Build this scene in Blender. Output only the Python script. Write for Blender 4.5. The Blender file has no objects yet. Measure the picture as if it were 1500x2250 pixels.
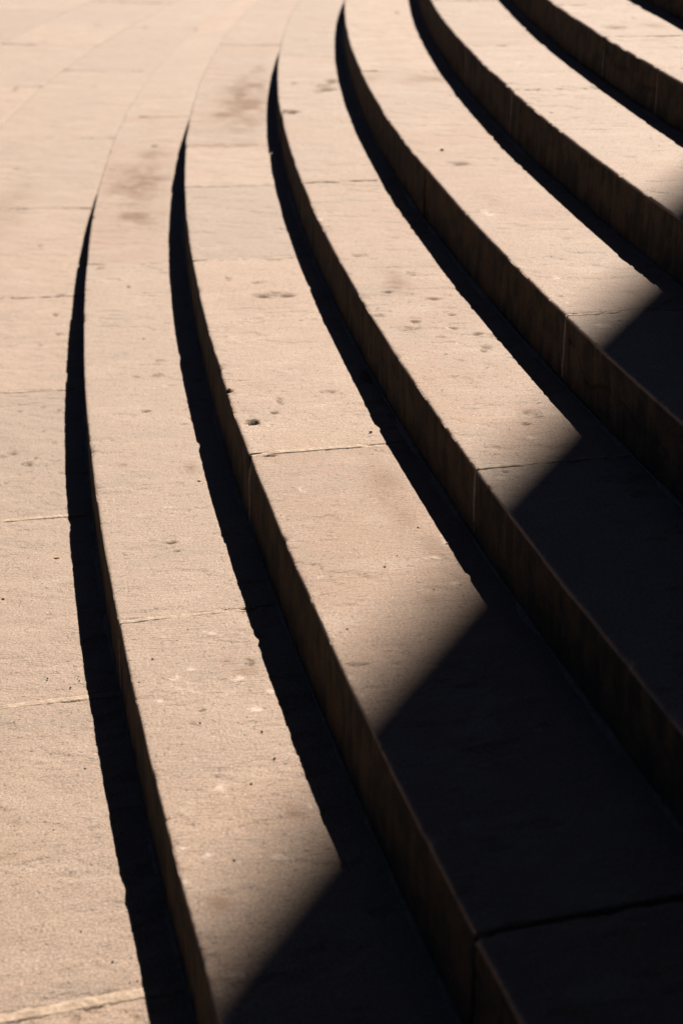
import bpy, math, random
import numpy as np
from mathutils import Matrix, Vector

sc = bpy.context.scene
COL = sc.collection

# ------------------------------------------------------------------ camera, sky, sun, exposure
CAM_POS = (-28.49554, -9.0813, 1.70652)
PITCH, ROLL = 0.38122, 0.01736
cam_data = bpy.data.cameras.new('camera')
cam_data.sensor_fit = 'VERTICAL'
cam_data.sensor_height = 36.0
cam_data.lens = 4174.322 / 2250 * 36.0
cam_data.clip_start = 0.05
cam_data.clip_end = 2000
cam_data.dof.use_dof = True
cam_data.dof.focus_distance = 3.85
cam_data.dof.aperture_fstop = 4.6
cam = bpy.data.objects.new('camera', cam_data)
COL.objects.link(cam)
fw = Vector((0, math.cos(PITCH), -math.sin(PITCH)))
up = Vector((0, math.sin(PITCH), math.cos(PITCH)))
rt = Vector((1, 0, 0))
r2 = rt * math.cos(ROLL) + up * math.sin(ROLL)
u2 = -rt * math.sin(ROLL) + up * math.cos(ROLL)
M = Matrix((r2, u2, -fw)).transposed().to_4x4()
M.translation = CAM_POS
cam.matrix_world = M
sc.camera = cam

SUN_AZ, SUN_EL = math.radians(66.837), math.radians(52.85)     # azimuth counted from +x towards +y
world = bpy.data.worlds.new('World')
sc.world = world
world.use_nodes = True
wn = world.node_tree.nodes
sky = wn.new('ShaderNodeTexSky')
sky.sky_type = 'NISHITA'
sky.sun_disc = False
sky.sun_elevation = SUN_EL
sky.sun_rotation = math.pi / 2 - SUN_AZ
sky.air_density = 0.065
sky.dust_density = 0.06
sky.ozone_density = 0.0
wn['Background'].inputs['Strength'].default_value = 0.05
world.node_tree.links.new(sky.outputs[0], wn['Background'].inputs['Color'])

sun_data = bpy.data.lights.new('sun', 'SUN')
sun_data.energy = 5.0
sun_data.angle = math.radians(0.53)
sun_data.color = (1.0, 0.925, 0.84)
sun = bpy.data.objects.new('sun', sun_data)
COL.objects.link(sun)
to_sun = Vector((math.cos(SUN_EL) * math.cos(SUN_AZ), math.cos(SUN_EL) * math.sin(SUN_AZ), math.sin(SUN_EL)))
sun.rotation_euler = to_sun.to_track_quat('Z', 'Y').to_euler()
sun.location = to_sun * 60

vs = sc.view_settings
vs.view_transform = 'Standard'
vs.look = 'None'
vs.exposure = 1.74
vs.gamma = 1.0
vs.use_curve_mapping = False

# ------------------------------------------------------------------ stair geometry (metres; all courses are arcs about the z axis)
R = {1: 29.4969, 2: 29.1656, 3: 28.8108, 4: 28.5237, 5: 28.1795, 6: 27.8507, 7: 27.5133, 8: 27.18}
Z = {0: 0.0, 1: 0.1505, 2: 0.3148, 3: 0.4548, 4: 0.6024, 5: 0.7496, 6: 0.8856, 7: 1.05, 8: 1.2}
OY = {0: 0.0305, 1: 0.0305, 2: -0.0585, 3: -0.0385, 4: 0.1132, 5: 0.0092, 6: -0.0516, 7: 0.0026, 8: 0.0}
R[0] = R[1]
SKEW = -0.09
CAMV = np.array(CAM_POS)

def polar(k, a, s):
    """a = arc length along the nosing of course k, s = distance inward from that nosing"""
    t = math.pi + a / R[k]
    r = R[k] - s
    if k == 1: r = r + 0.0065 * np.clip(3.134 - a, 0.0, 2.66)      # one long block of the lowest course is laid a little straight
    return np.stack([r * np.cos(t), r * np.sin(t) + OY[k]], -1)

# ------------------------------------------------------------------ numpy noise
def _hash(ix, iy, seed):
    h = (ix.astype(np.int64) * 374761393 + iy.astype(np.int64) * 668265263 + seed * 1442695041) & 0xffffffff
    h = ((h ^ (h >> 13)) * 1274126177) & 0xffffffff
    h = (h ^ (h >> 16)) & 0xffff
    return h / 65535.0

def vnoise(x, y, seed=0):
    x, y = np.broadcast_arrays(np.asarray(x, float), np.asarray(y, float))
    ix, iy = np.floor(x), np.floor(y)
    fx, fy = x - ix, y - iy
    fx = fx * fx * (3 - 2 * fx); fy = fy * fy * (3 - 2 * fy)
    a = _hash(ix, iy, seed); b = _hash(ix + 1, iy, seed)
    c = _hash(ix, iy + 1, seed); d = _hash(ix + 1, iy + 1, seed)
    return (a * (1 - fx) + b * fx) * (1 - fy) + (c * (1 - fx) + d * fx) * fy

def fbm(x, y, seed=0, octs=3):
    v, amp, tot = 0, 1.0, 0
    for o in range(octs):
        v = v + amp * vnoise(x * 2 ** o, y * 2 ** o, seed + 17 * o)
        tot += amp; amp *= 0.55
    return v / tot            # 0..1

def smooth(e0, e1, x):
    t = np.clip((x - e0) / (e1 - e0), 0, 1)
    return t * t * (3 - 2 * t)

# marks seen on the stones: course, arc, inward distance, half length along the arc, half width, type
# b brown scar, p pit, P deep pit, w pale chip, r pale ring (shell), o ochre tint, s soft smudge
MARK_TEXT = """0 4.557 -0.157 0.017 0.0177 b;0 4.564 -0.154 0.0102 0.0059 p;0 4.469 -0.192 0.0141 0.0156 b;
0 4.494 -0.217 0.014 0.0119 b;0 4.101 -0.118 0.0081 0.009 b;0 4.135 -0.18 0.008 0.0102 b;
0 4.145 -0.149 0.0059 0.0064 b;0 4.132 -0.074 0.008 0.0089 b;0 4.399 -0.087 0.0108 0.0109 b;
0 4.303 -0.117 0.0056 0.0043 p;0 4.626 -0.073 0.0066 0.0052 p;0 4.682 -0.208 0.0065 0.0029 p;
0 4.513 -0.134 0.0104 0.0036 p;0 4.538 -0.087 0.0051 0.0178 b;0 3.177 -0.105 0.0164 0.006 p;
0 3.399 -0.089 0.0153 0.0058 p;0 3.508 -0.144 0.0148 0.0057 p;0 0.899 -0.449 0.0253 0.0102 p;
0 0.99 -0.39 0.0198 0.008 b;0 2.264 -0.21 0.0179 0.0068 p;0 2.946 -0.26 0.0059 0.031 b;
0 2.947 -0.095 0.0147 0.0155 p;0 6.842 -0.144 0.0082 0.0207 b;0 6.864 -0.17 0.0069 0.0082 p;
0 6.872 -0.085 0.0046 0.0069 p;0 6.77 -0.224 0.0024 0.0106 b;0 6.792 -0.089 0.0084 0.014 o;
0 6.414 -0.238 0.0118 0.0155 o;0 -3.559 -0.875 0.0355 0.0389 b;0 -1.78 -0.659 0.0439 0.0161 b;
0 -1.114 -0.799 0.1093 0.0101 b;0 -2.797 -1.034 0.0423 0.0235 b;0 -1.245 -0.398 0.0316 0.0178 b;
0 1.677 -0.391 0.2513 0.0555 o;1 5.479 0.138 0.0062 0.0164 p;1 5.527 0.146 0.0049 0.0076 p;
1 4.187 0.205 0.0147 0.0163 b;1 4.317 0.19 0.0241 0.0183 b;1 4.612 0.147 0.009 0.0116 p;
1 4.324 0.135 0.01 0.0098 b;1 3.409 0.133 0.011 0.0043 p;1 4.995 0.069 0.0092 0.0086 o;
1 5.032 0.225 0.0303 0.0128 o;1 3.974 0.167 0.0068 0.0033 p;1 6.027 0.047 0.0038 0.0025 p;
1 6.115 0.013 0.0027 0.0021 p;1 6.078 0.112 0.0112 0.0083 w;1 5.935 0.168 0.009 0.0087 w;
1 5.922 0.153 0.005 0.0043 w;1 5.938 0.076 0.004 0.0069 w;1 6.066 0.218 0.017 0.0126 b;
1 6.076 0.222 0.0056 0.0042 p;1 6.127 0.188 0.0146 0.0165 w;1 6.241 0.11 0.0051 0.0064 p;
1 6.285 0.089 0.0067 0.0079 b;1 6.507 0.098 0.0193 0.0164 w;1 6.05 0.178 0.038 0.0294 o;
1 6.734 0.156 0.0105 0.0126 w;1 6.706 0.049 0.0119 0.0091 w;1 6.679 0.015 0.0094 0.0092 w;
1 6.773 0.005 0.0089 0.0048 w;1 7.016 0.04 0.0077 0.0083 r;1 6.571 0.038 0.01 0.0066 r;
1 6.546 0.056 0.0058 0.0095 r;1 6.545 0.107 0.0058 0.0052 r;1 6.496 0 0.0074 0.0022 r;
1 1.86 0.15 0.1718 0.0537 s;1 2.403 0.15 0.0965 0.0416 s;1 1.324 0.188 0.059 0.0249 s;
1 1.775 0.172 0.0351 0.0543 s;1 1.13 0.178 0.0257 0.0118 p;1 3.118 0.027 0.012 0.0345 p;
1 3.176 0.046 0.0236 0.0178 b;1 5.965 0.264 0.006 0.0112 b;1 6.102 0.208 0.013 0.0166 o;
1 6.599 0.2 0.0214 0.0109 o;1 6.836 0.045 0.0184 0.0135 o;1 6.591 0.231 0.0072 0.0044 r;
1 6.254 0.201 0.012 0.012 w;1 6.19 0.236 0.0089 0.0098 w;1 6.177 0.164 0.0107 0.0081 r;
1 6.107 0.075 0.0073 0.0083 r;1 6.191 0.041 0.0088 0.0073 w;2 5.051 0.031 0.0201 0.0173 P;
2 4.988 0.089 0.0112 0.0093 p;2 4.909 0.114 0.0364 0.0095 b;2 4.823 0.004 0.0154 0.0085 P;
2 4.847 0.01 0.0085 0.0064 b;2 3.996 0.201 0.0381 0.0598 b;2 4.003 0.169 0.019 0.0189 p;
2 4.008 0.237 0.0142 0.0189 p;2 0.944 0.212 0.3487 0.0492 s;2 0.368 0.245 0.2654 0.0273 s;
2 1.208 0.151 0.0436 0.0381 s;2 1.865 0.149 0.0184 0.1402 s;2 5.477 0.079 0.0115 0.0074 r;
2 5.715 0.265 0.0035 0.0022 p;2 5.893 0.161 0.0042 0.0021 p;2 5.985 0.271 0.0071 0.0099 w;
2 5.992 0.276 0.0041 0.0029 P;2 6.322 0.003 0.0131 0.0074 w;2 5.566 0.254 0.2242 0.0273 o;
2 5.308 0.337 0.0849 0.0291 o;2 5.809 0.281 0.0667 0.0258 o;2 4.939 0.369 0.1997 0.0158 o;
2 5.562 0.225 0.0746 0.0091 o;2 5.862 0.259 0.0086 0.0212 w;2 5.789 0.299 0.0337 0.0061 w;
2 3.604 0.243 0.0137 0.0338 b;2 3.813 0.089 0.0253 0.0091 b;2 3.858 0.169 0.02 0.0194 b;2 4.763 0.357 0.0536 0.0382 b;2 6.276 0.025 0.0067 0.0225 b;
2 6.05 0.205 0.0136 0.0161 o;2 5.83 0.271 0.0439 0.0128 o;2 5.56 0.209 0.0099 0.0046 r;
2 6.13 0.001 0.0073 0.0055 w;2 6.387 0.008 0.0047 0.0036 w;2 6.007 0.186 0.006 0.0033 w;
2 5.269 0.039 0.0084 0.0194 p;2 4.855 0.233 0.0171 0.0267 b;3 1.923 0.025 0.0451 0.0381 P;
3 1.325 0.186 0.0586 0.0431 b;3 1.209 0.219 0.0604 0.0247 p;3 1.459 0.16 0.0453 0.0277 b;
3 1.265 0.064 0.0297 0.0132 b;3 1.413 0.197 0.0344 0.0371 p;3 4.797 0.172 0.0115 0.0086 p;
3 4.463 0.075 0.0131 0.0149 p;3 4.5 0.012 0.0129 0.017 b;3 4.665 0.018 0.02 0.0186 b;
3 4.291 0.164 0.0188 0.0178 b;3 4.536 0.177 0.0128 0.0204 p;3 4.731 0.094 0.0098 0.013 p;
3 4.787 0.072 0.0153 0.0321 b;3 4.868 0.131 0.0093 0.0264 b;3 4.958 0.215 0.0217 0.0135 b;
3 4.985 0.2 0.0107 0.0072 p;3 4.848 0.219 0.0113 0.0128 p;3 5.047 0.133 0.0103 0.0122 b;
3 4.682 0.192 0.0101 0.011 p;3 4.863 0.251 0.0151 0.0138 b;3 5.487 0.165 0.0085 0.0101 p;
3 5.419 0.194 0.0235 0.0235 b;3 5.449 0.2 0.0087 0.014 b;3 5.747 0.051 0.0074 0.0077 b;
3 5.781 0.033 0.0096 0.0085 w;3 5.771 0.045 0.0097 0.0026 r;3 5.42 0.177 0.0044 0.0019 p;
3 4.378 0.113 0.0906 0.0291 o;3 5.569 0.156 0.0082 0.0117 w;3 4.092 0.063 0.0201 0.0246 b;
3 4.278 -0.001 0.014 0.0178 b;3 3.662 0.003 0.0235 0.0133 w;4 3.547 0.089 0.0145 0.0048 p;
4 3.737 0.11 0.0272 0.0309 p;4 4.376 0.057 0.0377 0.0179 w;4 5.023 0.06 0.0166 0.0094 w;
4 5.176 0.032 0.0116 0.0051 b;4 2.28 0.189 0.0749 0.0505 o;4 2.175 0.268 0.0552 0.0342 s;
4 2.183 0.033 0.0547 0.034 o;4 5.411 0.051 0.0175 0.0192 w;4 5.317 0.132 0.0111 0.0198 w;
4 5.383 0.1 0.0054 0.0029 p;4 5.239 0.029 0.0094 0.004 w;4 0.325 0.235 0.0521 0.0086 p;
4 4.277 0.09 0.0561 0.0244 o;5 3.593 0.036 0.0119 0.0054 p;5 4.684 0.048 0.0053 0.0022 p;
5 3.166 0.261 0.0278 0.0102 b;5 2.687 0.12 0.0266 0.0125 w;5 4.949 -0.279 0.0091 0.0051 w;
6 2.489 0.196 0.0195 0.0048 p;6 2.715 0.22 0.0855 0.031 o;6 2.719 0.083 0.0604 0.0462 b"""
MARKS = {}
for item in MARK_TEXT.replace('\n', '').split(';'):
    if item.strip():
        k, a, s, ha, hs, t = item.split()
        MARKS.setdefault(int(k), []).append((float(a), float(s), float(ha), float(hs), t))
# cracks in the risers: course -> list of (arc, depth below the nosing as a share of the riser)
CRACKS = {4: [(5.36, .28), (5.45, .42), (5.48, .66), (5.52, .70), (5.60, .47), (5.70, .50), (5.84, .53), (6.1, .62), (6.5, .66), (7.0, .8)],
          6: [(2.97, .30), (3.1, .5), (3.25, .45), (3.4, .55), (3.57, .5)]}

# ------------------------------------------------------------------ materials
def new_mat(name):
    m = bpy.data.materials.new(name)
    m.use_nodes = True
    nt = m.node_tree
    return m, nt, nt.nodes, nt.links, nt.nodes['Principled BSDF']

class NB:
    """small helper that wires shader nodes"""
    def __init__(self, nt): self.nt = nt; self.n = nt.nodes; self.l = nt.links
    def put(self, sock, v):
        if isinstance(v, bpy.types.NodeSocket): self.l.new(v, sock)
        elif v is not None: sock.default_value = v
    def math(self, op, a, b=None, c=None, clamp=False):
        n = self.n.new('ShaderNodeMath'); n.operation = op; n.use_clamp = clamp
        self.put(n.inputs[0], a); self.put(n.inputs[1], b)
        if c is not None: self.put(n.inputs[2], c)
        return n.outputs[0]
    def vmath(self, op, a, b):
        n = self.n.new('ShaderNodeVectorMath'); n.operation = op
        self.put(n.inputs[0], a); self.put(n.inputs[1], b)
        return n.outputs[0]
    def noise(self, vec, scale, detail=3.0, rough=0.55, dist=0.0):
        n = self.n.new('ShaderNodeTexNoise')
        self.put(n.inputs['Vector'], vec)
        n.inputs['Scale'].default_value = scale; n.inputs['Detail'].default_value = detail
        n.inputs['Roughness'].default_value = rough; n.inputs['Distortion'].default_value = dist
        return n.outputs['Fac']
    def ramp(self, v, lo, hi, o0=0.0, o1=1.0):
        n = self.n.new('ShaderNodeMapRange'); n.interpolation_type = 'SMOOTHSTEP'
        self.put(n.inputs['Value'], v)
        for nm, x in (('From Min', lo), ('From Max', hi), ('To Min', o0), ('To Max', o1)): self.put(n.inputs[nm], x)
        return n.outputs['Result']
    def mix(self, f, a, b, mode='MIX'):
        n = self.n.new('ShaderNodeMix'); n.data_type = 'RGBA'; n.blend_type = mode
        self.put(n.inputs[0], f); self.put(n.inputs[6], a); self.put(n.inputs[7], b)
        return n.outputs[2]
    def attr(self, name, kind='GEOMETRY'):
        n = self.n.new('ShaderNodeAttribute'); n.attribute_type = kind; n.attribute_name = name
        return n

def rgb(r, g, b): return (r, g, b, 1.0)

def stone_material(name, base, ochre, pale, tooled=1.0, stretch=26.0):
    m, nt, N, L, bsdf = new_mat(name)
    b = NB(nt)
    uv = N.new('ShaderNodeUVMap').outputs[0]
    rnd = N.new('ShaderNodeObjectInfo').outputs['Random']
    off = N.new('ShaderNodeCombineXYZ')
    b.put(off.inputs[0], b.math('MULTIPLY', rnd, 37.0)); b.put(off.inputs[1], b.math('MULTIPLY', rnd, 91.0))
    p = b.vmath('ADD', uv, off.outputs[0])
    pw = b.vmath('MULTIPLY', p, (1.0, 0.55, 1.0))
    tone = b.attr('tone', 'OBJECT').outputs['Fac']
    warm = b.attr('warm', 'OBJECT').outputs['Fac']
    tool = b.attr('tool', 'OBJECT').outputs['Fac']
    mk = N.new('ShaderNodeSeparateColor'); L.new(b.attr('marks').outputs['Color'], mk.inputs[0])
    # --- relief
    wob = b.math('MULTIPLY', b.noise(p, 4.0, 2.0), 0.03)
    sx0 = N.new('ShaderNodeSeparateXYZ'); L.new(p, sx0.inputs[0])
    cxx = N.new('ShaderNodeCombineXYZ')       # each stone was combed at its own slight angle
    b.put(cxx.inputs[0], b.math('MULTIPLY_ADD', b.math('MULTIPLY', b.math('SUBTRACT', b.math('FRACT', b.math('MULTIPLY', rnd, 13.7)), 0.5), 0.45), sx0.outputs[1], sx0.outputs[0]))
    b.put(cxx.inputs[1], sx0.outputs[1])
    sx = N.new('ShaderNodeSeparateXYZ'); L.new(cxx.outputs[0], sx.inputs[0])
    cx = N.new('ShaderNodeCombineXYZ')
    b.put(cx.inputs[0], b.math('MULTIPLY', b.math('ADD', sx.outputs[0], wob), 150.0))
    b.put(cx.inputs[1], b.math('MULTIPLY', sx.outputs[1], stretch))
    n_str = b.noise(cx.outputs[0], 1.0, 2.0, 0.55, 0.08)
    comb_phase = b.math('MULTIPLY_ADD', b.noise(pw, 7.0, 3.0), 26.0, b.math('MULTIPLY', sx.outputs[0], 6.2832 / 0.0082))
    comb = b.math('MULTIPLY_ADD', b.math('SINE', comb_phase), 0.035, 0.0)
    lines = b.math('ADD', n_str, comb)
    patchy = b.ramp(b.noise(pw, 6.0, 3.0), 0.35, 0.65)
    lines_h = b.math('MULTIPLY', b.math('MULTIPLY', lines, b.math('MULTIPLY_ADD', patchy, 0.7, 0.3)), b.math('MULTIPLY', tool, 0.0031 * tooled))
    grain = b.noise(p, 260.0, 4.0, 0.65)
    lumps = b.noise(pw, 70.0, 4.0, 0.6)
    pits = b.ramp(b.noise(b.vmath('MULTIPLY', p, (1.0, 0.85, 1.0)), 95.0, 2.0, 0.5, 0.6), 0.29, 0.37, -1.0, 0.0)
    flake_n = b.noise(b.vmath('MULTIPLY', p, (1.0, 0.5, 1.0)), 34.0, 3.0, 0.6, 1.6)
    flake_gate = b.ramp(b.noise(p, 3.3, 2.0), 0.46, 0.62)
    flake = b.math('MULTIPLY', b.ramp(flake_n, 0.60, 0.64), flake_gate)
    h = b.math('ADD', lines_h, b.math('MULTIPLY', grain, 0.0017))
    h = b.math('ADD', h, b.math('MULTIPLY', lumps, 0.0034))
    h = b.math('ADD', h, b.math('MULTIPLY', pits, 0.0012))
    h = b.math('ADD', h, b.math('MULTIPLY', flake, 0.0009))
    bump = N.new('ShaderNodeBump')
    bump.inputs['Strength'].default_value = 1.0
    bump.inputs['Distance'].default_value = 1.0
    L.new(h, bump.inputs['Height'])
    L.new(bump.outputs[0], bsdf.inputs['Normal'])
    # --- colour
    big = b.noise(p, 1.6, 4.0, 0.6)
    mid = b.noise(pw, 9.0, 4.0, 0.62, 0.4)
    col = b.mix(b.ramp(b.math('ADD', big, warm), 0.45, 0.85), base, ochre)
    col = b.mix(b.math('MULTIPLY', b.ramp(mid, 0.5, 0.72), 0.6), col, pale)
    col = b.mix(b.math('MULTIPLY', b.ramp(mid, 0.47, 0.27), 0.5), col, rgb(0.092, 0.061, 0.037))
    speck = b.ramp(b.noise(p, 210.0, 3.0, 0.65), 0.3, 0.7, 0.58, 1.38)
    col = b.mix(1.0, col, b.mix(1.0, rgb(1, 1, 1), speck, 'MULTIPLY'), 'MULTIPLY')
    col = b.mix(b.math('MULTIPLY', pits, -0.55), col, rgb(0.05, 0.031, 0.016))
    # pale shell fossils: broken rings and crescents
    vor = N.new('ShaderNodeTexVoronoi'); vor.inputs['Scale'].default_value = 26.0
    L.new(b.vmath('ADD', pw, b.vmath('MULTIPLY', N.new('ShaderNodeTexNoise').outputs['Color'], (0.0, 0.0, 0.0))), vor.inputs['Vector'])
    vs_ = N.new('ShaderNodeSeparateColor'); L.new(vor.outputs['Color'], vs_.inputs[0])
    rad = b.math('MULTIPLY_ADD', vs_.outputs[1], 0.22, 0.08)
    dd = b.math('ABSOLUTE', b.math('SUBTRACT', b.math('ADD', vor.outputs['Distance'], b.math('MULTIPLY', b.math('SUBTRACT', lumps, 0.5), 0.22)), rad))
    ring = b.math('MULTIPLY', b.ramp(dd, 0.05, 0.02), b.ramp(vs_.outputs[0], 0.74, 0.8))
    ring = b.math('MULTIPLY', b.math('MULTIPLY', ring, b.ramp(grain, 0.4, 0.6)), flake_gate)
    col = b.mix(b.math('MULTIPLY', ring, 0.38), col, rgb(0.29, 0.235, 0.185))
    spark = b.ramp(b.noise(p, 150.0, 2.0, 0.5), 0.68, 0.74)
    col = b.mix(b.math('MULTIPLY', spark, 0.6), col, rgb(0.30, 0.24, 0.18))
    col = b.mix(b.math('MULTIPLY', mk.outputs[2], 0.95), col, rgb(0.082, 0.037, 0.012))
    col = b.mix(b.math('MULTIPLY', mk.outputs[1], 0.8), col, rgb(0.40, 0.33, 0.27))
    col = b.mix(b.math('MULTIPLY', mk.outputs[0], 0.85), col, rgb(0.035, 0.021, 0.011))
    # upright faces: riser shade painted into the colour, broken up by streaks and blots
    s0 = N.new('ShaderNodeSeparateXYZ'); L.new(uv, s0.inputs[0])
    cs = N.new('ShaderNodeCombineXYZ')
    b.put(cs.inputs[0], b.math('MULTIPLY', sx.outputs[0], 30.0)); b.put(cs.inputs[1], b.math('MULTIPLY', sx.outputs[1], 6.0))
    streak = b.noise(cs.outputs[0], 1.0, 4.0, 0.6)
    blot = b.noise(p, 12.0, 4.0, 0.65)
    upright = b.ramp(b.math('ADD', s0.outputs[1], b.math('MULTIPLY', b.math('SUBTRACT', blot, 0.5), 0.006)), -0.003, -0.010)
    riser_shade = b.math('MULTIPLY', upright, b.ramp(b.math('ADD', streak, b.math('MULTIPLY', blot, 1.4)), 0.98, 1.42, 1.0, 0.62))
    col = b.mix(riser_shade, col, rgb(0.024, 0.023, 0.0175))
    tv = N.new('ShaderNodeCombineColor')
    for i in range(3): L.new(tone, tv.inputs[i])
    col = b.mix(1.0, col, tv.outputs[0], 'MULTIPLY')
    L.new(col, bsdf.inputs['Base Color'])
    b.put(bsdf.inputs['Roughness'], b.math('MULTIPLY_ADD', upright, 0.12, 0.84))
    clean = b.math('SUBTRACT', 1.0, b.math('MAXIMUM', b.math('MULTIPLY', mk.outputs[0], 0.9), b.math('MULTIPLY', mk.outputs[2], 0.55)))
    b.put(bsdf.inputs['Specular IOR Level'], b.math('MULTIPLY', clean, b.math('MULTIPLY_ADD', upright, -0.83, 0.88)))      # sheen cut on upright faces to deepen the painted shade; trodden stone keeps it
    return m

BASE, OCHRE, PALE = rgb(0.124, 0.0765, 0.0452), rgb(0.118, 0.063, 0.030), rgb(0.150, 0.101, 0.066)
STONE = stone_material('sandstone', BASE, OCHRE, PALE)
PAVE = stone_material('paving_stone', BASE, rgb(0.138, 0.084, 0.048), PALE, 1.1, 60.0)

def mortar_material():
    m, nt, N, L, bsdf = new_mat('lime_mortar')
    b = NB(nt)
    co = N.new('ShaderNodeTexCoord').outputs['Object']
    n1 = b.noise(co, 60.0, 4.0, 0.65); n2 = b.noise(co, 300.0, 3.0)
    col = b.mix(b.ramp(n1, 0.3, 0.7), rgb(0.135, 0.090, 0.057), rgb(0.215, 0.160, 0.115))
    L.new(col, bsdf.inputs['Base Color'])
    bump = N.new('ShaderNodeBump'); bump.inputs['Distance'].default_value = 1.0
    L.new(b.math('ADD', b.math('MULTIPLY', n1, 0.006), b.math('MULTIPLY', n2, 0.001)), bump.inputs['Height'])
    L.new(bump.outputs[0], bsdf.inputs['Normal'])
    bsdf.inputs['Roughness'].default_value = 0.9
    return m
MORTAR = mortar_material()

def plain_material(name, c0, c1, scale, rough=0.8):
    m, nt, N, L, bsdf = new_mat(name)
    b = NB(nt)
    co = N.new('ShaderNodeTexCoord').outputs['Object']
    n1 = b.noise(co, scale, 4.0, 0.6)
    L.new(b.mix(b.ramp(n1, 0.3, 0.7), c0, c1), bsdf.inputs['Base Color'])
    bump = N.new('ShaderNodeBump'); bump.inputs['Strength'].default_value = 0.4; bump.inputs['Distance'].default_value = 0.3 / scale
    L.new(n1, bump.inputs['Height']); L.new(bump.outputs[0], bsdf.inputs['Normal'])
    bsdf.inputs['Roughness'].default_value = rough
    return m
LEAF = plain_material('dry_orange_leaf', rgb(0.24, 0.085, 0.012), rgb(0.36, 0.15, 0.025), 180)
GRITM = plain_material('dark_grit', rgb(0.02, 0.013, 0.008), rgb(0.06, 0.038, 0.022), 300)
PEBBLE = plain_material('pale_pebble', rgb(0.2, 0.15, 0.1), rgb(0.32, 0.26, 0.18), 200)
TWIGM = plain_material('grey_twig', rgb(0.2, 0.17, 0.13), rgb(0.28, 0.24, 0.19), 200)
FACADE = plain_material('facade_stone', rgb(0.05, 0.045, 0.038), rgb(0.075, 0.066, 0.055), 3)
GLASS = plain_material('dark_window_glass', rgb(0.02, 0.022, 0.025), rgb(0.03, 0.032, 0.035), 2, 0.1)

DARK_GROUND = plain_material('dark_ground', rgb(0.04, 0.04, 0.04), rgb(0.06, 0.058, 0.055), 40)

# ------------------------------------------------------------------ mesh helpers
def make_mesh(name, co, quads, ngons=(), uv=None, marks=None, mat=None, smooth_faces=True):
    me = bpy.data.meshes.new(name)
    co = np.ascontiguousarray(co, dtype=np.float32); nq = len(quads)
    loops = np.asarray(quads, dtype=np.int32).reshape(-1)
    starts = np.arange(nq, dtype=np.int32) * 4
    for g in ngons:
        starts = np.append(starts, len(loops)).astype(np.int32)
        loops = np.concatenate([loops, np.asarray(g, dtype=np.int32)])
    me.vertices.add(len(co)); me.vertices.foreach_set('co', co.reshape(-1))
    me.loops.add(len(loops)); me.loops.foreach_set('vertex_index', loops)
    me.polygons.add(len(starts)); me.polygons.foreach_set('loop_start', starts)
    sm = np.zeros(len(starts), dtype=bool); sm[:nq] = smooth_faces
    me.polygons.foreach_set('use_smooth', sm)
    if uv is not None:
        l = me.uv_layers.new(name='UVMap')
        l.data.foreach_set('uv', np.ascontiguousarray(uv[loops], dtype=np.float32).reshape(-1))
    if marks is not None:
        at = me.attributes.new('marks', 'FLOAT_COLOR', 'POINT')
        at.data.foreach_set('color', np.ascontiguousarray(marks, dtype=np.float32).reshape(-1))
    me.update(calc_edges=True)
    me.validate()
    if mat: me.materials.append(mat)
    return me

def link(name, me, parent=None, loc=(0, 0, 0)):
    o = bpy.data.objects.new(name, me)
    COL.objects.link(o)
    if parent is not None: o.parent = parent
    o.location = loc
    return o

def grid_quads(ni, nj, wrap):
    i = np.arange(ni - 1)[:, None]; j = np.arange(nj if wrap else nj - 1)[None, :]
    j2 = (j + 1) % nj
    return np.stack([i * nj + j, i * nj + j2, (i + 1) * nj + j2, (i + 1) * nj + j], -1).reshape(-1, 4)

def tag(o, label, cat, group=None):
    o['label'] = label; o['category'] = cat
    if group: o['group'] = group
    return o

def dist_at(k, a, s):
    p = polar(k, np.array(a), np.array(s))
    return float(np.linalg.norm(np.array([p[0], p[1], Z[k]]) - CAMV))

def spacing(k, a0, a1, s):
    am = min(max(CAMX_A, a0), a1)
    d = min(dist_at(k, a, s) for a in (a0, a1, am))
    return d
CAMX_A = 7.0

def spread(a, b, step):
    return np.linspace(a, b, max(2, int(math.ceil((b - a) / step)) + 1))

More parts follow.
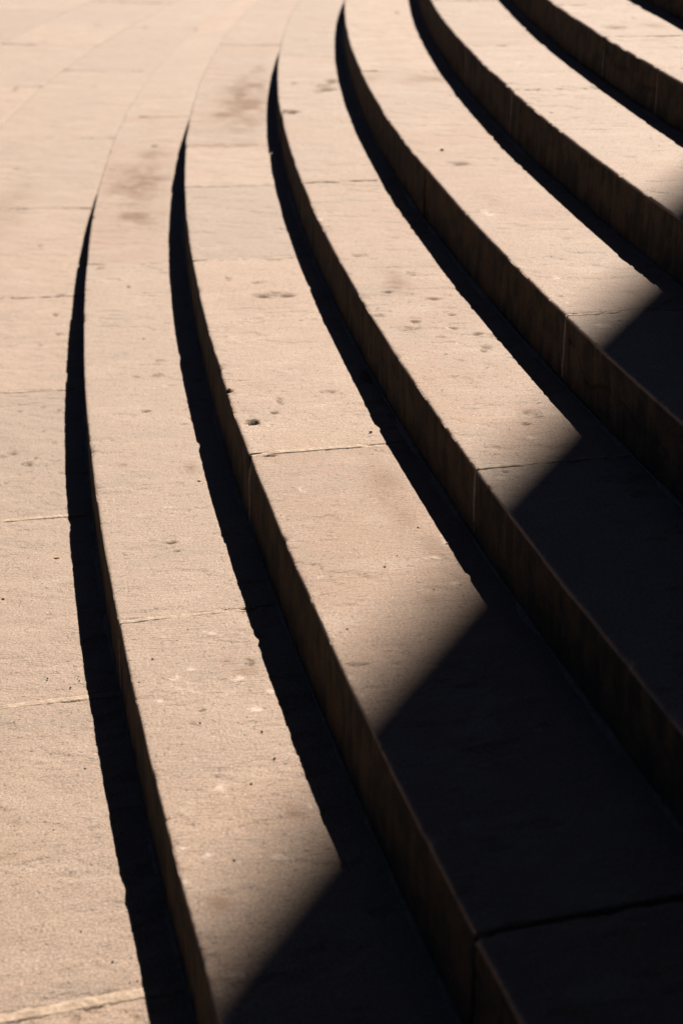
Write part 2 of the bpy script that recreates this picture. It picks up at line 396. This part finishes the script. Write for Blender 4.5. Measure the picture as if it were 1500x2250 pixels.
def mark_fields(k, A, S, step):
    """stain colour and sinking of the tread from the listed marks"""
    rgbm = np.zeros(A.shape + (3,)); dz = np.zeros(A.shape)
    lo, hi = A.min() - 0.5, A.max() + 0.5
    for n, (a, s, ha, hs, t) in enumerate(MARKS.get(k, [])):
        if not lo < a < hi: continue
        if t == 's': ha, hs = 1.3 * ha, 1.5 * hs
        ha = max(ha, 0.6 * step); hs = max(hs, 0.6 * step)
        sel = (np.abs(A - a) < 4 * ha + .01) & (np.abs(S - s) < 4 * hs + .01)
        if not sel.any(): continue
        x = (A[sel] - a) / ha; y = (S[sel] - s) / hs
        wob = fbm(A[sel] * 160, S[sel] * 90, 40 + n, 3) - 0.5
        d = np.sqrt(x * x + y * y) + 1.1 * wob
        inside = smooth(1.15, 0.55, d)
        soft = np.exp(-0.55 * (x * x + y * y)) * (0.25 + 1.3 * smooth(.25, .75, fbm(A[sel] * 9, S[sel] * 16, 70 + n, 4)))
        r = rgbm[sel]; z = dz[sel]
        if t == 'b':
            crumb = smooth(0.42, 0.62, fbm(A[sel] * 230, S[sel] * 120, 90 + n, 2))
            r[:, 0] = np.maximum(r[:, 0], inside * (0.08 + 0.6 * crumb)); r[:, 2] = np.maximum(r[:, 2], 0.4 * inside); z -= 0.0022 * inside * (0.3 + crumb)
        elif t == 'p': r[:, 0] = np.maximum(r[:, 0], 0.8 * inside); z -= 0.005 * inside; r[:, 2] = np.maximum(r[:, 2], 0.3 * smooth(1.7, .9, d))
        elif t == 'P': r[:, 0] = np.maximum(r[:, 0], smooth(.0, .5, inside)); z -= 0.022 * inside
        elif t == 'w': r[:, 1] = np.maximum(r[:, 1], 0.36 * inside * smooth(.3, .5, fbm(A[sel] * 200, S[sel] * 120, n, 2))); z += 0.0006 * inside
        elif t == 'r': r[:, 1] = np.maximum(r[:, 1], 0.42 * np.exp(-((d - 1.0) / 0.28) ** 2) * smooth(.35, .6, fbm(A[sel] * 120, S[sel] * 120, 300 + n, 2))); z += 0.0008 * np.exp(-((d - 1.0) / 0.28) ** 2)
        elif t == 'o': r[:, 2] = np.maximum(r[:, 2], np.minimum(.8, 0.42 * soft))
        elif t == 's': r[:, 0] = np.maximum(r[:, 0], np.minimum(.2, 0.10 * soft)); r[:, 2] = np.maximum(r[:, 2], np.minimum(.9, 0.80 * soft))
        rgbm[sel] = r; dz[sel] = z
    return rgbm, dz

def stone_block(k, a0, a1, depth, seed, parent, mat, name='stone_block', fine=True, s_front=0.0, rough=0.0, base_z=None, front_gap=0.0):
    """one dressed stone of course k, from arc a0 to a1, its face at s_front and reaching `depth` inward"""
    rng = random.Random(seed)
    ztop = Z[k] + rng.uniform(-0.0012, 0.0012)
    zbot = (Z[k - 1] + 0.004) if base_z is None else base_z
    d = spacing(k, a0, a1, s_front)
    step = max(0.0042, 0.00125 * d) if fine else 0.05
    ss = step * 1.15
    ai = spread(a0, a1, step)
    if fine and len(ai) > 8:        # extra rows to round the arrises at the joints
        ai = np.sort(np.concatenate([ai, [a0 + .0008, a0 + .0022, a1 - .0008, a1 - .0022]]))
    hgt = ztop - zbot
    face = spread(-hgt, -0.009, ss if fine else 0.05)
    prof = [(0.0, z) for z in face]
    prof += [(0.0002, -0.0055), (0.0009, -0.0028), (0.0024, -0.001), (0.0050, -0.0002)]
    tread = spread(0.010, depth, ss if fine else 0.06)
    prof += [(s, 0.0) for s in tread]
    prof += [(depth, -hgt)]
    prof = np.array(prof); nj = len(prof); nf = len(face); nt_ = len(tread)
    S0 = np.broadcast_to(prof[:, 0][None], (len(ai), nj)); Zr = np.broadcast_to(prof[:, 1][None], (len(ai), nj))
    A0 = np.broadcast_to(ai[:, None], (len(ai), nj))
    S = S0 + s_front; A = A0 + SKEW * S
    uv = np.stack([A0, S0 + Zr], -1)
    marks = np.zeros(A.shape + (4,)); marks[..., 3] = 1
    dS = np.zeros(A.shape); dZ = np.zeros(A.shape)
    if fine:
        top = np.zeros(nj, bool); top[nf + 1:-1] = True
        ftop = top[None].astype(float)
        ffr = np.zeros(nj); ffr[:nf + 2] = 1.0; ffr = ffr[None]
        # broad unevenness, dressed surface, flaking
        q_ = min(45.0, 0.22 / step)
        dZ += ftop * (0.0022 * (fbm(A * 3, S * 3, seed, 2) - .5) + (0.0012 + rough) * (vnoise(A * q_, S * q_ * .55, seed + 1) - .5))
        fl = fbm(A * 22, S * 11, seed + 2, 3) + 0.5 * (fbm(A * 2.2, S * 2.2, seed + 3, 2) - .5)
        dZ -= ftop * 0.0022 * smooth(0.62, 0.70, fl)
        # worn nosing: small nicks, a few larger chips, gentle waviness
        a1d = ai[:, None]
        wear = (1.0 if d < 7 else 0.5) * np.exp(-np.maximum(S0, 0) / 0.010) * np.exp(np.minimum(Zr, 0) / 0.012)
        nf_ = min(60.0, 0.25 / step)
        nick = 0.0020 * smooth(.45, .95, vnoise(a1d * nf_, 0 * a1d + seed, seed + 4)) * smooth(.5, .85, vnoise(a1d * 4.3, 0 * a1d, seed + 21)) + 0.0085 * smooth(.75, .92, fbm(a1d * 11, 0 * a1d, seed + 5, 2)) * (0.4 + vnoise(a1d * nf_, 0 * a1d, seed + 14))
        dS += wear * (0.6 * nick + 0.0020 * (fbm(a1d * 5, 0 * a1d, seed + 6, 2) - .5) )
        dZ -= wear * nick * 0.55
        # face of the riser
        dS += ffr * (0.0024 * (fbm(A0 * 4, Zr * 6, seed + 8, 2) - .5) + 0.0022 * (vnoise(A0 * q_, Zr * 14, seed + 9) - .5) * np.clip((-Zr - 0.008) / 0.03, 0, 1))
        # arris along the two ends
        e = np.minimum(ai - a0, a1 - ai)[:, None]
        en = fbm(S * 60 + 3, A0 * 3 + 9, seed + 10, 3)
        dZ -= ftop * np.exp(-e / 0.0022) * (0.0006 + 0.006 * smooth(.5, .8, en))
        dS += ffr * np.exp(-e / 0.003) * (0.001 + 0.005 * smooth(.5, .8, fbm(Zr * 60, A0 * 3, seed + 11, 2)))
        mc, mz = mark_fields(k, np.array(A), np.array(S), step)
        marks[..., :3] = mc * ftop[..., None]; dZ += mz * ftop
        # cracks on the riser
        for ck in (CRACKS.get(k, []),):
            for (q0, f0), (q1, f1) in zip(ck[:-1], ck[1:]):
                if q1 < a0 or q0 > a1: continue
                t = np.clip((A0 - q0) / (q1 - q0), 0, 1)
                zc = -(f0 + (f1 - f0) * t) * hgt + 0.014 * (fbm(A0 * 22, 0 * A0, 5, 2) - .5)
                inr = (A0 >= q0) & (A0 < q1)
                g = np.exp(-((Zr - zc) / (0.6 * ss + 0.0016)) ** 2) * inr * ffr
                g = g * (0.3 + 0.7 * smooth(.35, .6, vnoise(A0 * 12, 0 * A0, 61)))
                dS += 0.006 * g; marks[..., 0] = np.maximum(marks[..., 0], 0.8 * g)
                low = np.exp(-np.maximum(zc - Zr, 0) / 0.03) * (Zr < zc) * inr * ffr
                dS += 0.003 * low * (fbm(A0 * 14, Zr * 14, 6, 2))
    xy = polar(k, A, S + dS)
    co = np.concatenate([xy, (ztop + Zr + dZ)[..., None]], -1)
    S = S + (rng.uniform(-0.0018, 0.0018) if k and fine else 0.0)
    xy = polar(k, A, S + dS)
    co = np.concatenate([xy, (ztop + Zr + dZ)[..., None]], -1)
    c0 = np.array([*polar(k, np.array((a0 + a1) / 2), np.array(s_front + depth / 2)), zbot])
    co = co.reshape(-1, 3) - c0
    ni = len(ai)
    caps = (list(range(nj))[::-1], list(range((ni - 1) * nj, ni * nj)))
    q = grid_quads(ni, nj, True)
    me = make_mesh(name, co, q, caps, uv.reshape(-1, 2), marks.reshape(-1, 4), mat)
    o = link(name, me, parent, Vector(c0) - Vector(parent.location))
    o['tone'] = rng.uniform(0.89, 1.07); o['warm'] = rng.uniform(-0.18, 0.2); o['tool'] = rng.uniform(0.75, 1.15)
    return o

DIRTY_SHADED = plain_material('dirty_shaded_mortar', rgb(0.045, 0.033, 0.022), rgb(0.10, 0.072, 0.048), 60)

def mortar_joint(k, a, width, depth, seed, parent, sunk=0.0015, missing=0.0, with_face=True, s_from=0.0, zbot=None):
    """mortar filling the joint at arc a: up the riser, then along the tread"""
    hgt = Z[k] - (Z[k - 1] if k else -0.09)
    pr = []
    if with_face:
        pr += [(0.0, z) for z in spread(-hgt + 0.006, -0.006, 0.006)]
    pr += [(s, 0.0) for s in spread(s_from + 0.003, s_from + depth, 0.006)]
    pr = np.array(pr); n = len(pr)
    w = np.array([-0.5, -0.25, 0.0, 0.25, 0.5]) * (width + 0.003)
    S = np.broadcast_to(pr[:, 0][:, None], (n, 5)).copy(); Zr = np.broadcast_to(pr[:, 1][:, None], (n, 5)).copy()
    W = np.broadcast_to(w[None], (n, 5))
    path = S - Zr
    rec = sunk + 0.0022 * (fbm(path * 70, W * 300, seed, 3) - 0.35)
    gap = smooth(0.5, 0.66, fbm(path * 9, 0 * path + seed, seed + 1, 3)) * missing
    rec = rec + gap * 0.012 * smooth(-0.2, 0.3, vnoise(path * 40, W * 260, seed + 3) - .3)
    isf = (Zr < -0.001)
    S2 = np.where(isf, S + rec, S + 0.0); Z2 = np.where(isf, Zr, -rec)
    if with_face:
        j = int(np.argmax(~isf[:, 0])); S2[j - 1] += .001
    A = a + SKEW * S2 + W + 0.0035 * (fbm(path * 16, 0 * path, seed + 2, 2) - .5)
    top = np.concatenate([polar(k, A, S2), (Z[k] + Z2)[..., None]], -1)
    # the buried underside
    S3 = np.where(isf, S + 0.03, np.maximum(S, s_from + 0.03)); Z3 = np.where(isf, np.minimum(Zr, -0.03), -0.03)
    bot = np.concatenate([polar(k, A, S3), (Z[k] + Z3)[..., None]], -1)
    P = np.concatenate([top, bot[:, ::-1]], 1)         # closed ring of ten
    c0 = P.reshape(-1, 3).mean(0)
    me = make_mesh('mortar_joint', P.reshape(-1, 3) - c0, grid_quads(n, 10, True), (list(range(10))[::-1], list(range((n - 1) * 10, n * 10))), mat=MORTAR)
    me.materials.append(DIRTY_SHADED)  # darker mortar on the joint's riser part paints in the riser shade
    zc_ = P.mean() * 0 + Z[k] - 0.007 - c0[2]
    for pl in me.polygons:
        if with_face and pl.center.z < zc_ and pl.index < len(me.polygons): pl.material_index = 1
    return link('mortar_joint', me, parent, Vector(c0) - Vector(parent.location))

def mortar_bed(k, a0, a1, seed, parent):
    """smear of bedding mortar along the foot of a riser"""
    ai = spread(a0, a1, 0.012)
    pr = [(0.004, 0.0075), (-0.002, 0.0065), (-0.007, 0.0035), (-0.014, 0.001), (-0.019, -0.002), (0.004, -0.002)]
    pr = np.array(pr)
    A = np.broadcast_to(ai[:, None], (len(ai), 6)); S = np.broadcast_to(pr[:, 0][None], A.shape).copy(); Zr = np.broadcast_to(pr[:, 1][None], A.shape).copy()
    f = 0.15 + 0.85 * smooth(.3, .8, fbm(A * 9, 0 * A, seed, 3))
    f = f * 0.7; S = np.where(S < 0, S * f, S); Zr = np.where(Zr > 0, Zr * f + 0.002 * (fbm(A * 60, S * 200, seed + 1, 2) - .5), Zr)
    co = np.concatenate([polar(k, A, S), (Z[k - 1] + Zr)[..., None]], -1).reshape(-1, 3)
    c0 = co.mean(0)
    n = len(ai)
    me = make_mesh('mortar_bed', co - c0, grid_quads(n, 6, True), ([5, 4, 3, 2, 1, 0], list(range((n - 1) * 6, n * 6))), mat=DIRTY_SHADED)
    return link('mortar_bed', me, parent, Vector(c0) - Vector(parent.location))

# ------------------------------------------------------------------ the setting: ground, paving, landing
def annulus(name, r0, r1, z, mat, thick, n=256, a_range=(0, 2 * math.pi)):
    t = np.linspace(*a_range, n)
    prof = np.array([(r0, -thick), (r1, -thick), (r1, 0), (r0, 0)])
    co = np.stack([prof[None, :, 0] * np.cos(t)[:, None], prof[None, :, 0] * np.sin(t)[:, None], np.broadcast_to(prof[None, :, 1], (n, 4))], -1).reshape(-1, 3)
    uv = np.stack([np.repeat(t * r1, 4), np.tile(prof[:, 0], n)], -1)
    me = make_mesh(name, co, grid_quads(n, 4, True), (), uv, np.tile([0, 0, 0, 1.0], (len(co), 1)), mat, False)
    o = link(name, me, None, (0, 0, z))
    o['tone'] = 1.0; o['warm'] = 0.0; o['tool'] = 1.0
    o['kind'] = 'structure'
    return o

JOINTFILL = plain_material('brown_joint_sand', rgb(0.10, 0.062, 0.036), rgb(0.135, 0.088, 0.054), 60, 0.85)
ground = annulus('ground', 20.0, 600.0, -0.11, DARK_GROUND, 0.2)
pavement = annulus('pavement', 26.0, R[0] + 2.44, -0.005, JOINTFILL, 0.09)
added_dark_ground = annulus('added_dark_ground', R[0] + 2.445, 600.0, -0.012, DARK_GROUND, 0.07)  # unseen dark ground, added to cut bounce light onto the risers
landing = annulus('landing', 0.5, R[8], Z[8], STONE, 1.18)

# ring of paving slabs at the foot of the stair (s runs outward, negative), then two outer rings of flags
PAVE_JOINT = {4.915: 0.012, 5.86: 0.015, 6.815: 0.022, 7.8: 0.02}
def paving_ring(s_out, s_in, joints, rough, fine_to):
    for n, (a0, a1) in enumerate(zip(joints[:-1], joints[1:])):
        seed = 500 + int(abs(s_out) * 1000) + n * 13
        fine = True
        w0, w1 = PAVE_JOINT.get(a0, 0.006 if a0 > 2 else 0.0025) / 2, PAVE_JOINT.get(a1, 0.006 if a1 > 2 else 0.0025) / 2
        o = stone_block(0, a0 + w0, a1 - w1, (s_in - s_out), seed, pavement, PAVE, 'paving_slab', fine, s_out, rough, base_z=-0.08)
        o['tool'] = 1.0
J0 = [-9.0, -7.4, -5.5, -3.62, -1.82, 0.16, 1.63, 2.95, 3.945, 4.915, 5.86, 6.815, 7.8, 8.8]
paving_ring(-0.668, 0.05, J0, 0.0016, 9)
paving_ring(-1.262, -0.6695, [-9.0, -7.6, -6.2, -4.9, -3.75, -2.78, -1.27, 0.1, 1.6, 3.1, 4.5, 5.8, 7.2, 8.8], 0.0006, 9)
paving_ring(-1.85, -1.2635, [-9.0, -7.9, -6.7, -5.5, -4.3, -3.0, -1.7, -0.4, 0.9, 2.3, 3.8, 5.1, 6.5, 8.0, 9.0], 0.0006, 9)
paving_ring(-2.44, -1.8515, [-9.0, -7.7, -6.5, -5.2, -4.0, -2.7, -1.4, 0.0, 1.5, 2.9, 4.4, 5.9, 7.3, 8.8], 0.0006, 9)
for n, a in enumerate(J0[1:-1]):
    if a < 2.0: continue
    o = mortar_joint(0, a, PAVE_JOINT.get(a, 0.006), 0.70, 900 + n, pavement, sunk=-0.0014 if a > 4.9 else 0.0004, missing=0.15 if a > 4.9 else 0.35, with_face=False, s_from=-0.668)

# ------------------------------------------------------------------ the steps
STEPS = {
    1: ('lowest curved stone step, rising straight from the paving slabs at the left', [-8.6, -5.7, -2.4, 0.45, 3.134, 5.855, 8.6]),
    2: ('second curved stone step from the paving, with a dark oval hole in its tread', [-8.0, -5.9, -3.4, -0.79, 1.843, 2.591, 3.604, 5.258, 7.051, 9.2]),
    3: ('third curved stone step from the paving, its tread scaly with small flaked pits', [-8.4, -5.2, -2.0, 0.566, 1.925, 3.166, 5.722, 8.6]),
    4: ('fourth curved stone step from the paving, with a long crack running along its riser', [-8.2, -5.0, -2.3, 0.1, 2.026, 3.784, 5.326, 8.2]),
    5: ('fifth curved stone step from the paving, its smooth tread just touched by the big shadow', [-8.0, -4.4, -1.7, 0.968, 2.273, 3.206, 5.9, 8.4]),
    6: ('sixth curved stone step from the paving, with three joints close together in its riser', [-7.6, -4.6, -2.0, 0.7, 2.133, 2.932, 3.573, 4.232, 6.6, 8.6]),
    7: ('topmost curved stone step in view, cut off by the top right corner of the picture', [-7.6, -4.8, -2.2, 0.4, 2.6, 4.9, 7.4]),
}
# per joint: (width, sunk, missing)
JOINT = {(1, 5.855): (0.011, -0.0008, 0.4), (1, 3.134): (0.007, 0.001, 0.6), (2, 5.258): (0.014, -0.0008, 0.35), (2, 7.051): (0.014, 0.02, 1.0),
         (2, 2.591): (0.010, -0.0006, 0.1), (2, 1.843): (0.006, 0.003, 0.6), (3, 5.722): (0.011, -0.0004, 0.9), (4, 5.326): (0.010, -0.0006, 0.1),
         (4, 3.784): (0.006, 0.002, 0.9), (2, -0.79): (0.02, -0.001, 0.0), (3, 1.925): (0.006, 0.002, 1.0)}
GROUP = 'curved stone steps'
for k, (label, joints) in STEPS.items():
    depth = R[k] - R[k + 1] + 0.055
    am = 4.0
    bx, by = polar(k, np.array(am), np.array(0.0))
    root = bpy.data.objects.new('stone_step', None)
    COL.objects.link(root)
    root.location = (bx, by, Z[k - 1]); root.empty_display_size = 0.2
    tag(root, label, 'step', GROUP)
    bpy.context.view_layer.update()
    for n, (a0, a1) in enumerate(zip(joints[:-1], joints[1:])):
        w0 = JOINT.get((k, a0), (0.007,))[0] / 2; w1 = JOINT.get((k, a1), (0.007,))[0] / 2
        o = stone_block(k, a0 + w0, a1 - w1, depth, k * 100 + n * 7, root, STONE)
        if k == 2 and n >= 7: o['warm'] = 0.22; o['tone'] = 0.93
        if k == 2 and n == 4: o['warm'] = -0.1; o['tone'] = 1.05
        if k == 1 and a0 > 5: o['tone'] = 0.99
    for n, a in enumerate(joints[1:-1]):
        w, sunk, miss = JOINT.get((k, a), (0.007, 0.0, 0.25))
        mortar_joint(k, a, w, depth - 0.02, k * 1000 + n * 31, root, sunk, miss)
    mortar_bed(k, joints[0] + .05, joints[-1] - .05, k * 77, root)

# ------------------------------------------------------------------ the building whose corner throws the big shadow
def box_mesh(name, lo, hi, mat):
    (x0, y0, z0), (x1, y1, z1) = lo, hi
    co = np.array([(x0, y0, z0), (x1, y0, z0), (x1, y1, z0), (x0, y1, z0), (x0, y0, z1), (x1, y0, z1), (x1, y1, z1), (x0, y1, z1)], float)
    q = np.array([(3, 2, 1, 0), (4, 5, 6, 7), (0, 1, 5, 4), (1, 2, 6, 5), (2, 3, 7, 6), (3, 0, 4, 7)])
    return make_mesh(name, co, q, mat=mat, smooth_faces=False)

n_ang, n_c = -0.40426554, -23.5998 - 0.088
nx, ny = math.cos(n_ang), math.sin(n_ang)
sx, sy = math.cos(SUN_AZ), math.sin(SUN_AZ)
T_CORNER = -2.2
corner = Vector((nx * n_c + sx * T_CORNER, ny * n_c + sy * T_CORNER, Z[8]))
b_root = bpy.data.objects.new('stone_building', None)
COL.objects.link(b_root)
b_root.location = corner; b_root.rotation_euler = (0, 0, math.radians(-50))
tag(b_root, 'tall stone building at the head of the stair, just outside the picture at right', 'building')
link('wall', box_mesh('wall', (0, 0, 0.0), (16, 13, 24.0), FACADE), b_root)
for nwin in range(4):
    for f in range(4):
        x = 2.2 + nwin * 3.4; z = 2.2 + f * 4.9
        fr = link('window', box_mesh('window', (x - 0.85, -0.05, z), (x + 0.85, 0.02, z + 2.9), STONE), b_root)
        fr['tone'] = 0.6; fr['warm'] = 0.0; fr['tool'] = 0.0
        link('pane', box_mesh('pane', (x - 0.65, -0.055, z + 0.2), (x + 0.65, -0.03, z + 2.7), GLASS), fr)

# ------------------------------------------------------------------ small things lying on the stones
def lump(name, k, a, s, size, seed, mat, flat=0.6):
    rng = np.random.default_rng(seed)
    u = np.linspace(0, math.pi, 6); v = np.linspace(0, 2 * math.pi, 8, endpoint=False)
    U, V = np.meshgrid(u, v, indexing='ij')
    r = 1 + 0.28 * (rng.random(U.shape) - .5) * 2 * (np.sin(U) > .1)
    co = np.stack([r * np.sin(U) * np.cos(V), 0.75 * r * np.sin(U) * np.sin(V), flat * r * np.cos(U)], -1).reshape(-1, 3) * size
    co[:, 2] -= co[:, 2].min()
    i = np.arange(5)[:, None]; j = np.arange(8)[None]; j2 = (j + 1) % 8
    q = np.stack([i * 8 + j, (i + 1) * 8 + j, (i + 1) * 8 + j2, i * 8 + j2], -1).reshape(-1, 4)
    return co, q

def put(o, k, a, s, rot=0.0):
    x, y = polar(k, np.array(a), np.array(s))
    o.location = (x, y, Z[k] - 0.0006); o.rotation_euler = (0, 0, rot)

# a curled scrap of orange leaf on the paving
def leaf_scrap(size, seed):
    rng = random.Random(seed)
    n, m_ = 9, 5
    P = []
    for side in (0, 1):
        for i in range(n):
            t = i / (n - 1) * 2 - 1
            hw = 0.42 * (1 - abs(t) ** 2.2) + 0.03
            for j in range(m_):
                y = (j / (m_ - 1) * 2 - 1)
                P.append((t, y * hw * (1 + .15 * math.sin(5 * t + seed)), 0.32 * y * y * hw / 0.42 + 0.16 * t * t + 0.05 * math.sin(7 * t) + (0.05 if side == 0 else 0.0)))
    co = np.array(P) * size; co[:, 2] -= co[:, 2].min()
    q0 = grid_quads(n, m_, False); N1 = n * m_
    q = np.concatenate([q0[:, ::-1] * 1, q0 + N1])
    rim = [j for j in range(m_)] + [i * m_ + m_ - 1 for i in range(1, n)] + [(n - 1) * m_ + j for j in range(m_ - 2, -1, -1)] + [i * m_ for i in range(n - 2, 0, -1)]
    e = np.array([(rim[i], rim[(i + 1) % len(rim)], rim[(i + 1) % len(rim)] + N1, rim[i] + N1) for i in range(len(rim))])
    return make_mesh('dry_leaf', co, np.concatenate([q, e]), mat=LEAF)

leaf = link('dry_leaf', leaf_scrap(0.0075, 3)); put(leaf, 0, 5.174, -0.094, 0.2)
tag(leaf, 'small curled orange leaf scrap lying on the sunlit paving left of the steps', 'leaf')
seed_o = link('seed', make_mesh('seed', *lump('seed', 0, 0, 0, 0.0032, 5, LEAF), mat=LEAF)); put(seed_o, 0, 5.382, -0.215, 0.4)
tag(seed_o, 'tiny orange seed lying on the paving at the left edge of the picture', 'seed')
pb = link('pebble', make_mesh('pebble', *lump('pebble', 0, 0, 0, 0.0048, 8, PEBBLE), mat=PEBBLE)); put(pb, 2, 5.153, 0.282, 0.9)
tag(pb, 'pale pebble on the second step just above its mortar joint', 'pebble', 'loose pebbles on the steps')
pb2 = link('pebble', make_mesh('pebble', *lump('pebble', 0, 0, 0, 0.004, 9, PEBBLE), mat=PEBBLE)); put(pb2, 1, 5.124, 0.235, 0.1)
tag(pb2, 'tiny brownish pebble on the lowest step beside the strip of shadow', 'pebble', 'loose pebbles on the steps')
pb3 = link('pebble', make_mesh('pebble', *lump('pebble', 0, 0, 0, 0.006, 12, GRITM), mat=GRITM)); put(pb3, 4, 3.547, 0.089, 0.5)
tag(pb3, 'dark pebble on the fourth step behind its darkened joint', 'pebble', 'loose pebbles on the steps')

def twig_mesh(length, rad, seed, bend):
    rng = random.Random(seed)
    n = 10; P = []
    for i in range(n):
        t = i / (n - 1)
        c = np.array([t * length, bend * math.sin(t * 3.0) + 0.0006 * rng.uniform(-1, 1), rad + 0.004 * t])
        r = rad * (1 - 0.5 * t)
        for j in range(6):
            w = j * math.pi / 3
            P.append(c + np.array([0, math.cos(w) * r, math.sin(w) * r]))
    return make_mesh('twig', np.array(P), grid_quads(n, 6, True), ([5, 4, 3, 2, 1, 0], list(range(54, 60))), mat=TWIGM)
tw = link('twig', twig_mesh(0.035, 0.0011, 2, 0.004)); put(tw, 2, 5.802, 0.300, 0.6)
tag(tw, 'thin pale twig poking from the shadow at the inner edge of the second step', 'twig')

# loose crumbs and dirt specks, uncountable
DOTS = [(0, 5.775, -0.137), (0, 5.795, -0.076), (0, 5.821, -0.095), (0, 5.775, -0.077), (0, 5.939, -0.199), (0, 6.342, -0.159), (0, 6.649, -0.14),
        (0, 6.339, -0.082), (0, 6.11, -0.079), (0, 6.143, -0.09), (0, 6.737, -0.101), (0, 6.795, -0.082), (0, 6.792, -0.07), (1, 6.508, 0.152),
        (1, 6.432, 0.204), (1, 6.971, 0.087), (1, 6.729, 0.087), (1, 6.027, 0.047), (1, 6.115, 0.013), (1, 6.335, 0.199), (1, 6.287, 0.1),
        (2, 5.893, 0.161), (2, 5.715, 0.265), (2, 6.142, 0.04), (2, 6.006, 0.226)]
rng = np.random.default_rng(4)
spots = [(k, a, s, rng.uniform(0.0016, 0.0026)) for k, a, s in DOTS]
for _ in range(170):
    k = int(rng.integers(0, 6)); a = rng.uniform(1.5, 7.2)
    s = rng.uniform(-0.5, -0.02) if k == 0 else rng.uniform(0.02, 0.3)
    spots.append((k, a, s, rng.uniform(0.0006, 0.0016)))
for _ in range(160):            # swept into the inner corners
    k = int(rng.integers(0, 6)); a = rng.uniform(1.5, 7.2)
    w_ = 0.0 if k == 0 else R[k] - R[k + 1]
    spots.append((k, a, w_ - 0.004 - abs(rng.normal(0, 0.018)), rng.uniform(0.0008, 0.0022)))
CO, QQ, base = [], [], 0
for n, (k, a, s, size) in enumerate(spots):
    co, q = lump('grit', k, a, s, size, 200 + n, GRITM, 0.7)
    w = rng.uniform(0, 6.28); c, si = math.cos(w), math.sin(w)
    x, y = polar(k, np.array(a), np.array(s))
    co = np.stack([co[:, 0] * c - co[:, 1] * si + x, co[:, 0] * si + co[:, 1] * c + y, co[:, 2] + Z[k] - 0.0004], -1)
    CO.append(co); QQ.append(q + base); base += len(co)
CO = np.concatenate(CO); ctr = np.array([-29.2, -5.8, 0.0])
grit = link('grit', make_mesh('grit', CO - ctr, np.concatenate(QQ), mat=GRITM), None, tuple(ctr))
grit['kind'] = 'stuff'; grit['label'] = 'scattered dark specks of grit on the treads and paving'

sc.render.engine = 'CYCLES'
sc.cycles.use_denoising = True
sc.cycles.max_bounces = 8
sc.cycles.diffuse_bounces = 6
